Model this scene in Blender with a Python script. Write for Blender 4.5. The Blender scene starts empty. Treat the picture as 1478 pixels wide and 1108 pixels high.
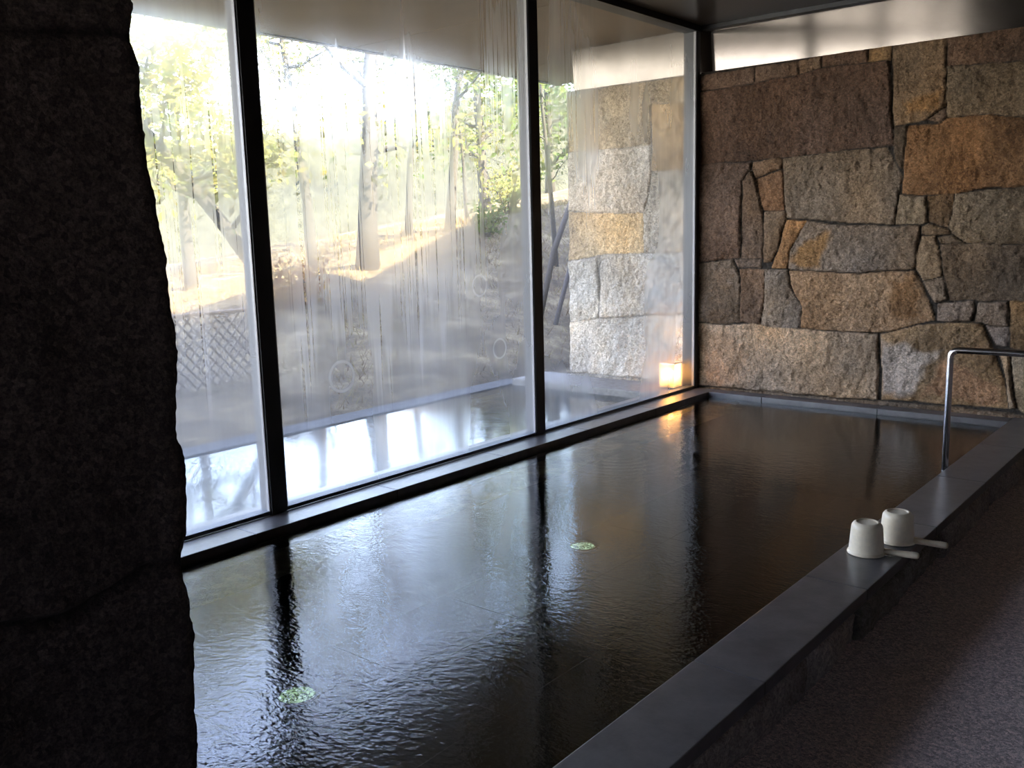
import bpy, math, random
import numpy as np
from mathutils import Vector, Matrix
C = bpy.context.scene.collection
scn = bpy.context.scene

# ------------------------------------------------------------------ camera
CAM_H = 1.25
r_ = Vector((0.77175518, 0.63539684, -0.0257835))
u_ = Vector((-0.08442945, 0.14256599, 0.98617778))
f_ = Vector((-0.6302901, 0.75891092, -0.16367225))
cd = bpy.data.cameras.new('camera')
cam = bpy.data.objects.new('camera', cd); C.objects.link(cam)
M = Matrix.Identity(4)
for i in range(3):
    M[i][0] = r_[i]; M[i][1] = u_[i]; M[i][2] = -f_[i]
M[0][3], M[1][3], M[2][3] = 0, 0, CAM_H
cam.matrix_world = M
cd.sensor_width = 36; cd.lens = 1335.37*36/1478; cd.clip_start = .02; cd.clip_end = 400
scn.camera = cam

# ------------------------------------------------------------------ world, sun, exposure
w = bpy.data.worlds.new('sky'); scn.world = w; w.use_nodes = True
nt = w.node_tree; nt.nodes.clear()
out = nt.nodes.new('ShaderNodeOutputWorld'); bg = nt.nodes.new('ShaderNodeBackground')
tc = nt.nodes.new('ShaderNodeTexCoord'); sx = nt.nodes.new('ShaderNodeSeparateXYZ'); rp = nt.nodes.new('ShaderNodeValToRGB')
nt.links.new(tc.outputs['Generated'], sx.inputs[0]); nt.links.new(sx.outputs[2], rp.inputs[0])
e = rp.color_ramp.elements
e[0].position = 0.0; e[0].color = (1.0, .97, .93, 1)
e[1].position = .75; e[1].color = (.45, .55, 1.0, 1)
m_ = e.new(.22); m_.color = (.55, .70, 1.0, 1)
nt.links.new(rp.outputs[0], bg.inputs[0]); bg.inputs[1].default_value = 4.8
nt.links.new(bg.outputs[0], out.inputs[0])

sd = bpy.data.lights.new('sun', 'SUN'); sun = bpy.data.objects.new('sun', sd); C.objects.link(sun)
sd.energy = 28.0; sd.angle = math.radians(1.0); sd.color = (1, .87, .66)
sdir = Vector((.80, .12, .54)).normalized()          # towards the sun: behind the building
sun.rotation_euler = sdir.to_track_quat('Z', 'Y').to_euler(); sun.location = (6, -1, 8)

vs = scn.view_settings
vs.view_transform = 'Standard'; vs.look = 'None'; vs.gamma = 1; vs.use_curve_mapping = False; vs.exposure = 1.40
cy = scn.cycles
cy.max_bounces = 10; cy.transparent_max_bounces = 24; cy.transmission_bounces = 8; cy.diffuse_bounces = 5; cy.glossy_bounces = 5
cy.caustics_reflective = False; cy.caustics_refractive = False; cy.sample_clamp_indirect = 6.0
cy.use_denoising = True
try: cy.denoiser = 'OPENIMAGEDENOISE'
except Exception: pass

# ------------------------------------------------------------------ helpers
rnd = random.Random(7)
def mesh_obj(name, verts, faces, mat=None, parent=None, smooth=False, mats=None, midx=None):
    me = bpy.data.meshes.new(name); me.from_pydata([tuple(v) for v in verts], [], [tuple(f) for f in faces])
    if mats:
        for m in mats: me.materials.append(m)
    elif mat: me.materials.append(mat)
    if midx is not None: me.polygons.foreach_set('material_index', midx)
    if smooth: me.polygons.foreach_set('use_smooth', [True]*len(me.polygons))
    me.update()
    o = bpy.data.objects.new(name, me); C.objects.link(o)
    if parent: o.parent = parent
    return o
class MB:
    def __init__(s): s.v = []; s.f = []
    def box(s, a, b):
        n = len(s.v); x0, y0, z0 = a; x1, y1, z1 = b
        s.v += [(x0,y0,z0),(x1,y0,z0),(x1,y1,z0),(x0,y1,z0),(x0,y0,z1),(x1,y0,z1),(x1,y1,z1),(x0,y1,z1)]
        s.f += [(n,n+3,n+2,n+1),(n+4,n+5,n+6,n+7),(n,n+1,n+5,n+4),(n+1,n+2,n+6,n+5),(n+2,n+3,n+7,n+6),(n+3,n,n+4,n+7)]
        return s
    def tube(s, pts, rad, n=10, cap=True):
        pts = [Vector(p) for p in pts]; rad = rad if isinstance(rad, (list, tuple)) else [rad]*len(pts)
        base = len(s.v); up = None
        for i, p in enumerate(pts):
            d = (pts[min(i+1, len(pts)-1)] - pts[max(i-1, 0)]).normalized()
            if up is None:
                up = Vector((0,0,1)) if abs(d.z) < .9 else Vector((1,0,0))
            a = d.cross(up).normalized(); b = a.cross(d).normalized(); up = b
            for k in range(n):
                t = 2*math.pi*k/n; s.v.append(tuple(p + (a*math.cos(t) + b*math.sin(t))*rad[i]))
        for i in range(len(pts)-1):
            for k in range(n):
                q = base+i*n; s.f.append((q+k, q+(k+1)%n, q+n+(k+1)%n, q+n+k))
        if cap:
            s.f.append(tuple(base+k for k in range(n))[::-1]); q = base+(len(pts)-1)*n; s.f.append(tuple(q+k for k in range(n)))
        return s
    def lathe(s, prof, c=(0,0,0), n=40):
        base = len(s.v)
        for r, z in prof:
            for k in range(n):
                t = 2*math.pi*k/n; s.v.append((c[0]+r*math.cos(t), c[1]+r*math.sin(t), c[2]+z))
        for i in range(len(prof)-1):
            for k in range(n):
                q = base+i*n; s.f.append((q+k, q+(k+1)%n, q+n+(k+1)%n, q+n+k))
        return s
    def build(s, name, mat, parent=None, smooth=False, bevel=0, seg=2, sharp=None):
        o = mesh_obj(name, s.v, s.f, mat, parent, smooth)
        if bevel:
            m = o.modifiers.new('bevel', 'BEVEL'); m.width = bevel; m.segments = seg; m.limit_method = 'ANGLE'
        return o
def structure(o): o['kind'] = 'structure'; return o
def tag(o, label, cat, group=None, kind=None):
    o['label'] = label; o['category'] = cat
    if group: o['group'] = group
    if kind: o['kind'] = kind
    return o
def empty(name, loc):
    o = bpy.data.objects.new(name, None); C.objects.link(o); o.location = loc; o.empty_display_size = .1; return o

def hash2(ix, iy, seed):
    h = (ix.astype(np.int64)*374761393 + iy.astype(np.int64)*668265263 + seed*1442695041) & 0xffffffff
    h = ((h ^ (h >> 13))*1274126177) & 0xffffffff
    return ((h ^ (h >> 16)) & 0xffff)/65535.0
def vnoise(x, y, seed=0):
    ix = np.floor(x); iy = np.floor(y); fx = x-ix; fy = y-iy
    fx = fx*fx*(3-2*fx); fy = fy*fy*(3-2*fy)
    a = hash2(ix, iy, seed); b = hash2(ix+1, iy, seed); c = hash2(ix, iy+1, seed); d = hash2(ix+1, iy+1, seed)
    return (a*(1-fx)+b*fx)*(1-fy) + (c*(1-fx)+d*fx)*fy
def fbm(x, y, seed=0, o=4):
    s = 0; a = .5
    for i in range(o): s = s + a*vnoise(x*2**i, y*2**i, seed+i*17); a *= .5
    return s

# ------------------------------------------------------------------ materials
def mat(name):
    m = bpy.data.materials.new(name); m.use_nodes = True; nt = m.node_tree; nt.nodes.clear()
    o = nt.nodes.new('ShaderNodeOutputMaterial'); return m, nt, o
def N(nt, t, **kw):
    n = nt.nodes.new('ShaderNode'+t)
    for k, v in kw.items():
        if k in n.inputs.keys(): n.inputs[k].default_value = v
        else: setattr(n, k, v)
    return n
def L(nt, a, b): nt.links.new(a, b)
def math_(nt, op, a, b=None, c=None, clamp=False):
    n = nt.nodes.new('ShaderNodeMath'); n.operation = op; n.use_clamp = clamp
    for i, v in enumerate((a, b, c)):
        if v is None: continue
        if isinstance(v, (int, float)): n.inputs[i].default_value = v
        else: nt.links.new(v, n.inputs[i])
    return n.outputs[0]
def maprange(nt, v, a, b, c, d, smooth=False):
    n = nt.nodes.new('ShaderNodeMapRange'); n.clamp = True
    if smooth: n.interpolation_type = 'SMOOTHSTEP'
    nt.links.new(v, n.inputs[0])
    for i, q in enumerate((a, b, c, d)): n.inputs[i+1].default_value = q
    return n.outputs[0]
def objco(nt, scale=(1,1,1)):
    t = nt.nodes.new('ShaderNodeTexCoord'); m = nt.nodes.new('ShaderNodeMapping'); m.inputs['Scale'].default_value = scale
    nt.links.new(t.outputs['Object'], m.inputs[0]); return m.outputs[0]
def simple(name, col, rough=.5, metal=0, noise=0, nscale=20, bump=0, bscale=80, coat=0, spec=.5, bdist=.01):
    m, nt, o = mat(name); p = N(nt, 'BsdfPrincipled'); L(nt, p.outputs[0], o.inputs[0])
    p.inputs['Base Color'].default_value = (*col, 1); p.inputs['Roughness'].default_value = rough; p.inputs['Metallic'].default_value = metal
    p.inputs['Specular IOR Level'].default_value = spec
    co = objco(nt)
    if noise:
        n = N(nt, 'TexNoise', Scale=nscale, Detail=6.0, Roughness=.65); L(nt, co, n.inputs[0])
        f = maprange(nt, n.outputs[0], .25, .75, 1-noise, 1+noise)
        mx = nt.nodes.new('ShaderNodeVectorMath'); mx.operation = 'SCALE'; mx.inputs[0].default_value = col; L(nt, f, mx.inputs['Scale'])
        L(nt, mx.outputs[0], p.inputs['Base Color'])
    if bump:
        n = N(nt, 'TexNoise', Scale=bscale, Detail=5.0, Roughness=.6); L(nt, co, n.inputs[0])
        b = N(nt, 'Bump', Strength=bump, Distance=bdist); L(nt, n.outputs[0], b.inputs['Height']); L(nt, b.outputs[0], p.inputs['Normal'])
    return m
def granite(name, attr=None, col=(.3,.25,.2), grain=.35, gscale=260, rough=.75, bump=.5, bscale=45, bdist=.012):
    """split granite: base colour from a per-stone attribute (or fixed) times fine mineral grain"""
    m, nt, o = mat(name); p = N(nt, 'BsdfPrincipled', Roughness=rough); L(nt, p.outputs[0], o.inputs[0])
    p.inputs['Specular IOR Level'].default_value = .3
    co = objco(nt)
    if attr:
        a = nt.nodes.new('ShaderNodeAttribute'); a.attribute_name = attr; base = a.outputs['Color']
    else:
        r = nt.nodes.new('ShaderNodeRGB'); r.outputs[0].default_value = (*col, 1); base = r.outputs[0]
    n1 = N(nt, 'TexNoise', Scale=gscale, Detail=2.0, Roughness=.7); L(nt, co, n1.inputs[0])
    n2 = N(nt, 'TexNoise', Scale=bscale*.35, Detail=5.0, Roughness=.7); L(nt, co, n2.inputs[0])
    v = N(nt, 'TexVoronoi', Scale=gscale*.55); L(nt, co, v.inputs[0])
    f1 = maprange(nt, n1.outputs[0], .3, .7, 1-grain, 1+grain)
    f2 = maprange(nt, n2.outputs[0], .3, .7, .80, 1.2)
    sv = nt.nodes.new('ShaderNodeSeparateColor'); L(nt, v.outputs['Color'], sv.inputs[0])
    f3 = maprange(nt, sv.outputs[0], 0, 1, 1-grain*.8, 1+grain*.8)
    f = math_(nt, 'MULTIPLY', math_(nt, 'MULTIPLY', f1, f2), f3)
    mx = nt.nodes.new('ShaderNodeVectorMath'); mx.operation = 'SCALE'; L(nt, base, mx.inputs[0]); L(nt, f, mx.inputs['Scale'])
    L(nt, mx.outputs[0], p.inputs['Base Color'])
    nb = N(nt, 'TexNoise', Scale=bscale, Detail=7.0, Roughness=.65); L(nt, co, nb.inputs[0])
    b = N(nt, 'Bump', Strength=bump, Distance=bdist); L(nt, nb.outputs[0], b.inputs['Height']); L(nt, b.outputs[0], p.inputs['Normal'])
    return m

MT = {}
MT['wall_granite'] = granite('wall granite', 'stone_colour', grain=.34, gscale=150, bump=1.0, bscale=40, bdist=.03)
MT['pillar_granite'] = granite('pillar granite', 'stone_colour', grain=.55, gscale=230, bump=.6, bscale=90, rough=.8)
MT['slate'] = simple('slate', (.115,.103,.100), .29, noise=.42, nscale=7, bump=.12, bscale=60, bdist=.004)
MT['pool_tile'] = simple('pool stone', (.010,.012,.014), .9, spec=.05, noise=.15, nscale=9)
MT['curb_rock'] = granite('curb rock', None, (.16,.13,.11), grain=.4, gscale=120, bump=1, bscale=30)
MT['floor'] = granite('floor granite', None, (.60,.46,.41), grain=.5, gscale=260, bump=.06, bscale=120, rough=.6)
MT['ceiling'] = simple('dark ceiling', (.07,.062,.058), .28, noise=.15, nscale=5, bump=.06, bscale=200)
MT['dark_wall'] = simple('dark plaster', (.10,.085,.075), .8, noise=.2)
MT['frame'] = simple('dark frame', (.012,.011,.012), .4)
MT['alu'] = simple('grey outer profile', (.11,.10,.09), .6)
MT['seal'] = simple('silicone seal', (.30,.28,.27), .4)
MT['gasket'] = simple('gasket', (.06,.07,.08), .5)
MT['soffit'] = simple('soffit board', (.27,.215,.155), .7, noise=.08, nscale=3)
MT['steel'] = simple('brushed steel', (.62,.58,.57), .22, metal=1)
MT['pail'] = simple('cream plastic', (.90,.76,.56), .35, noise=.08, nscale=60)
MT['bark'] = simple('bark', (.028,.024,.020), .9, noise=.4, nscale=25, bump=.8, bscale=40)
MT['pole'] = simple('weathered wood', (.06,.052,.046), .95, noise=.3, nscale=40, spec=.1)
MT['rim_stone'] = simple('rim stone', (.07,.068,.065), .9, noise=.3, spec=.15, bump=.4)
MT['bamboo'] = simple('bamboo', (.17,.13,.09), .7, noise=.3)
MT['seal_dark'] = simple('dark joint', (.02,.02,.02), .9)

MT['band_out'] = simple('weathered panel', (.13,.11,.09), .16, metal=.95, noise=.2, nscale=6, bump=.04, bscale=60, bdist=.001)
def band_mat():
    m, nt, o = mat('satin panel'); p = N(nt, 'BsdfPrincipled', Roughness=.11, Metallic=1.0); L(nt, p.outputs[0], o.inputs[0])
    co = objco(nt)
    n = N(nt, 'TexNoise', Scale=7.0, Detail=6.0); L(nt, co, n.inputs[0])
    mx = N(nt, 'MixRGB'); mx.inputs[1].default_value = (.17,.145,.125,1); mx.inputs[2].default_value = (.24,.205,.18,1); L(nt, n.outputs[0], mx.inputs[0]); L(nt, mx.outputs[0], p.inputs['Base Color'])
    v = N(nt, 'TexVoronoi', Scale=130.0); L(nt, co, v.inputs[0])
    b = N(nt, 'Bump', Strength=.04, Distance=.0006); L(nt, v.outputs[0], b.inputs['Height']); L(nt, b.outputs[0], p.inputs['Normal'])
    return m
MT['band'] = band_mat()

def leaf_mat(name, col, tr=.5):
    m, nt, o = mat(name); d = N(nt, 'BsdfDiffuse'); t = N(nt, 'BsdfTranslucent'); mx = N(nt, 'MixShader', Fac=tr)
    oi = nt.nodes.new('ShaderNodeNewGeometry'); 
    hv = N(nt, 'HueSaturation'); hv.inputs['Color'].default_value = (*col, 1)
    L(nt, maprange(nt, oi.outputs['Random Per Island'], 0, 1, .46, .53), hv.inputs['Hue'])
    L(nt, maprange(nt, oi.outputs['Random Per Island'], 0, 1, .6, 1.5), hv.inputs['Value'])
    L(nt, hv.outputs[0], d.inputs[0]); L(nt, hv.outputs[0], t.inputs[0])
    L(nt, d.outputs[0], mx.inputs[1]); L(nt, t.outputs[0], mx.inputs[2]); L(nt, mx.outputs[0], o.inputs[0]); return m
MT['leaf_yellow'] = leaf_mat('yellow green leaves', (.17,.17,.055))
MT['leaf_green'] = leaf_mat('green leaves', (.08,.10,.03))
MT['leaf_dark'] = leaf_mat('deep green leaves', (.04,.06,.025))
MT['leaf_dry'] = leaf_mat('dry leaves', (.25,.15,.06))
MT['grass_dry'] = leaf_mat('dry grass', (.16,.12,.06), .3)

MT['canopy'] = simple('tree canopy', (.045,.046,.032), .95, noise=.5, nscale=1.2, bump=1, bscale=2.5, spec=.1, bdist=.5)
def ground_mat():
    m, nt, o = mat('leaf litter slope'); p = N(nt, 'BsdfPrincipled', Roughness=.95); L(nt, p.outputs[0], o.inputs[0])
    p.inputs['Specular IOR Level'].default_value = .1
    co = objco(nt)
    n = N(nt, 'TexNoise', Scale=2.2, Detail=9.0, Roughness=.75); L(nt, co, n.inputs[0])
    r = N(nt, 'ValToRGB'); L(nt, n.outputs[0], r.inputs[0]); e = r.color_ramp.elements
    e[0].position = .3; e[0].color = (.05,.038,.026,1); e[1].position = .7; e[1].color = (.44,.34,.18,1)
    q = e.new(.5); q.color = (.17,.13,.075,1)
    L(nt, r.outputs[0], p.inputs['Base Color'])
    n2 = N(nt, 'TexNoise', Scale=22.0, Detail=6.0, Roughness=.7); L(nt, co, n2.inputs[0])
    b = N(nt, 'Bump', Strength=1.0, Distance=.08); L(nt, n2.outputs[0], b.inputs['Height']); L(nt, b.outputs[0], p.inputs['Normal'])
    return m
MT['ground'] = ground_mat()

def water_mat(name, amp=1.0):
    m, nt, o = mat(name)
    co = objco(nt)
    # fine capillary ripples, stronger in drifting patches
    n1 = N(nt, 'TexNoise', Scale=17.0, Detail=2.0, Roughness=.5, Distortion=.4); L(nt, objco(nt, (1,1.7,1)), n1.inputs[0])
    n2 = N(nt, 'TexNoise', Scale=52.0, Detail=2.0, Roughness=.5, Distortion=.3); L(nt, objco(nt, (1,1.5,1)), n2.inputs[0])
    n3 = N(nt, 'TexNoise', Scale=1.3, Detail=1.0); L(nt, co, n3.inputs[0])
    patch = maprange(nt, n3.outputs[0], .40, .62, .65, 1.35, True)
    # rings spreading from the inlet in the middle of the bath
    g = nt.nodes.new('ShaderNodeTexCoord'); vm = nt.nodes.new('ShaderNodeVectorMath'); vm.operation = 'DISTANCE'
    L(nt, g.outputs['Object'], vm.inputs[0]); vm.inputs[1].default_value = (-2.83, 4.35, -.037)
    ring = math_(nt, 'SINE', math_(nt, 'MULTIPLY', vm.outputs['Value'], 95.0))
    fall = maprange(nt, vm.outputs['Value'], .02, .75, 1.0, 0.0, True)
    ringh = math_(nt, 'MULTIPLY', math_(nt, 'MULTIPLY', ring, fall), .16*amp)
    vm2 = nt.nodes.new('ShaderNodeVectorMath'); vm2.operation = 'DISTANCE'
    L(nt, g.outputs['Object'], vm2.inputs[0]); vm2.inputs[1].default_value = (-2.2, .2, -.037)
    ring2 = math_(nt, 'SINE', math_(nt, 'MULTIPLY', vm2.outputs['Value'], 70.0))
    fall2 = maprange(nt, vm2.outputs['Value'], .9, 2.2, 1.0, 0.0, True)
    ringh2 = math_(nt, 'MULTIPLY', math_(nt, 'MULTIPLY', ring2, fall2), .035*amp)
    h = math_(nt, 'ADD', math_(nt, 'MULTIPLY', n1.outputs[0], .62), math_(nt, 'MULTIPLY', n2.outputs[0], .50))
    h = math_(nt, 'ADD', math_(nt, 'MULTIPLY', h, patch), math_(nt, 'ADD', ringh, ringh2))
    b = N(nt, 'Bump', Strength=1.0, Distance=.0016*amp); L(nt, h, b.inputs['Height'])
    fr = N(nt, 'Fresnel', IOR=1.40); L(nt, b.outputs[0], fr.inputs['Normal'])
    gl = N(nt, 'BsdfGlossy', Roughness=.004); L(nt, b.outputs[0], gl.inputs['Normal']); gl.inputs[0].default_value = (1,1,1,1)
    tr = N(nt, 'BsdfTransparent'); tr.inputs[0].default_value = (.80,.88,.88,1)
    mx = N(nt, 'MixShader'); L(nt, fr.outputs[0], mx.inputs[0]); L(nt, tr.outputs[0], mx.inputs[1]); L(nt, gl.outputs[0], mx.inputs[2])
    L(nt, mx.outputs[0], o.inputs[0]); return m
MT['water'] = water_mat('bath water', 1.0)
MT['water_out'] = water_mat('garden pool water', .35)

RINGS = [(3.905,.949,.062,.062), (4.063,.575,.060,.060), (4.10,1.66,.075,.08), (2.88,.575,.080,.078)]
def fog_mat(name, dens, streak=1.0, rings=()):
    """inner glass face beaded with condensation: clear wherever drips have run"""
    m, nt, o = mat(name)
    tcn = nt.nodes.new('ShaderNodeTexCoord'); sp = nt.nodes.new('ShaderNodeSeparateXYZ'); L(nt, tcn.outputs['Object'], sp.inputs[0])
    Y, Z = sp.outputs[1], sp.outputs[2]
    broad = N(nt, 'TexNoise', Scale=1.1, Detail=2.0); L(nt, objco(nt, (1,1.3,.6)), broad.inputs[0])
    soft = N(nt, 'TexNoise', Scale=1.0, Detail=4.0, Roughness=.6); L(nt, objco(nt, (1,7,.8)), soft.inputs[0])
    drip = N(nt, 'TexNoise', Scale=1.0, Detail=2.0, Roughness=.5, Distortion=.12); L(nt, objco(nt, (1,75,.9)), drip.inputs[0])
    zone = N(nt, 'TexNoise', Scale=1.0, Detail=2.0); L(nt, objco(nt, (1,16,.4)), zone.inputs[0])
    d = math_(nt, 'ADD', maprange(nt, broad.outputs[0], .35, .65, dens-.16, dens+.16), maprange(nt, soft.outputs[0], .3, .7, -.05, .05))
    # bottom third stays heavily fogged, top clears
    d = math_(nt, 'ADD', d, maprange(nt, Z, .05, .45, .06, 0.0, True))
    d = math_(nt, 'ADD', d, maprange(nt, Z, 1.9, 2.6, 0.0, -.12, True))
    dm = None
    for (ya, yb, za, zb) in ((2.62, 3.75, .72, 1.95), (3.95, 4.34, 1.75, 2.66), (1.95, 2.40, .95, 1.75), (4.55, 5.1, 1.7, 2.66), (3.5, 3.95, 1.0, 1.7)):
        ry_ = math_(nt, 'MULTIPLY', maprange(nt, Y, ya-.08, ya+.12, 0, 1, True), maprange(nt, Y, yb-.12, yb+.08, 1, 0, True))
        zj = math_(nt, 'ADD', Z, math_(nt, 'MULTIPLY', math_(nt, 'SUBTRACT', zone.outputs[0], .5), 1.4))
        rz_ = math_(nt, 'MULTIPLY', maprange(nt, zj, za-.15, za+.15, 0, 1, True), maprange(nt, zj, zb-.10, zb+.02, 1, 0, True))
        q = math_(nt, 'MULTIPLY', ry_, rz_); dm = q if dm is None else math_(nt, 'MAXIMUM', dm, q)
    core = math_(nt, 'MULTIPLY', dm, .26)
    dm = math_(nt, 'MULTIPLY', maprange(nt, drip.outputs[0], .575, .60, 0, 1), dm)
    d = math_(nt, 'ADD', d, core)
    d = math_(nt, 'SUBTRACT', d, math_(nt, 'MULTIPLY', dm, .55*streak))
    for (ry, rz, ra, rb) in rings:
        a = math_(nt, 'DIVIDE', math_(nt, 'SUBTRACT', Y, ry), ra); b = math_(nt, 'DIVIDE', math_(nt, 'SUBTRACT', Z, rz), rb)
        q = math_(nt, 'SQRT', math_(nt, 'ADD', math_(nt, 'MULTIPLY', a, a), math_(nt, 'MULTIPLY', b, b)))
        k = math_(nt, 'ABSOLUTE', math_(nt, 'SUBTRACT', q, .93))
        d = math_(nt, 'ADD', d, maprange(nt, k, .04, .14, .22, 0, True))
    d = math_(nt, 'MINIMUM', math_(nt, 'MAXIMUM', d, .04), .93)
    tr = N(nt, 'BsdfTransparent'); tr.inputs[0].default_value = (.97,.98,.97,1)
    rf = N(nt, 'BsdfRefraction', Roughness=.75, IOR=1.05); rf.inputs[0].default_value = (1,1,1,1)
    tl = N(nt, 'BsdfTranslucent'); tl.inputs[0].default_value = (.86,.88,.90,1)
    fog = N(nt, 'MixShader', Fac=FOG_WHITE); L(nt, rf.outputs[0], fog.inputs[1]); L(nt, tl.outputs[0], fog.inputs[2])
    body = N(nt, 'MixShader'); L(nt, d, body.inputs[0]); L(nt, tr.outputs[0], body.inputs[1]); L(nt, fog.outputs[0], body.inputs[2])
    fr = N(nt, 'Fresnel', IOR=1.45); gl = N(nt, 'BsdfGlossy', Roughness=.08)
    gf = math_(nt, 'MULTIPLY', fr.outputs[0], .6)
    mx = N(nt, 'MixShader'); L(nt, gf, mx.inputs[0]); L(nt, body.outputs[0], mx.inputs[1]); L(nt, gl.outputs[0], mx.inputs[2])
    L(nt, mx.outputs[0], o.inputs[0]); return m
FOG_WHITE = .16
def clear_glass():
    m, nt, o = mat('clear glass'); tr = N(nt, 'BsdfTransparent'); tr.inputs[0].default_value = (.96,.98,.97,1)
    fr = N(nt, 'Fresnel', IOR=1.45); gl = N(nt, 'BsdfGlossy', Roughness=.0); mx = N(nt, 'MixShader')
    geo = nt.nodes.new('ShaderNodeNewGeometry')
    # only the face turned outward reflects, the inner film handles the other side
    L(nt, math_(nt, 'MULTIPLY', fr.outputs[0], math_(nt, 'SUBTRACT', 1.0, geo.outputs['Backfacing'])), mx.inputs[0])
    L(nt, tr.outputs[0], mx.inputs[1]); L(nt, gl.outputs[0], mx.inputs[2]); L(nt, mx.outputs[0], o.inputs[0]); return m
MT['glass'] = clear_glass()

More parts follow.
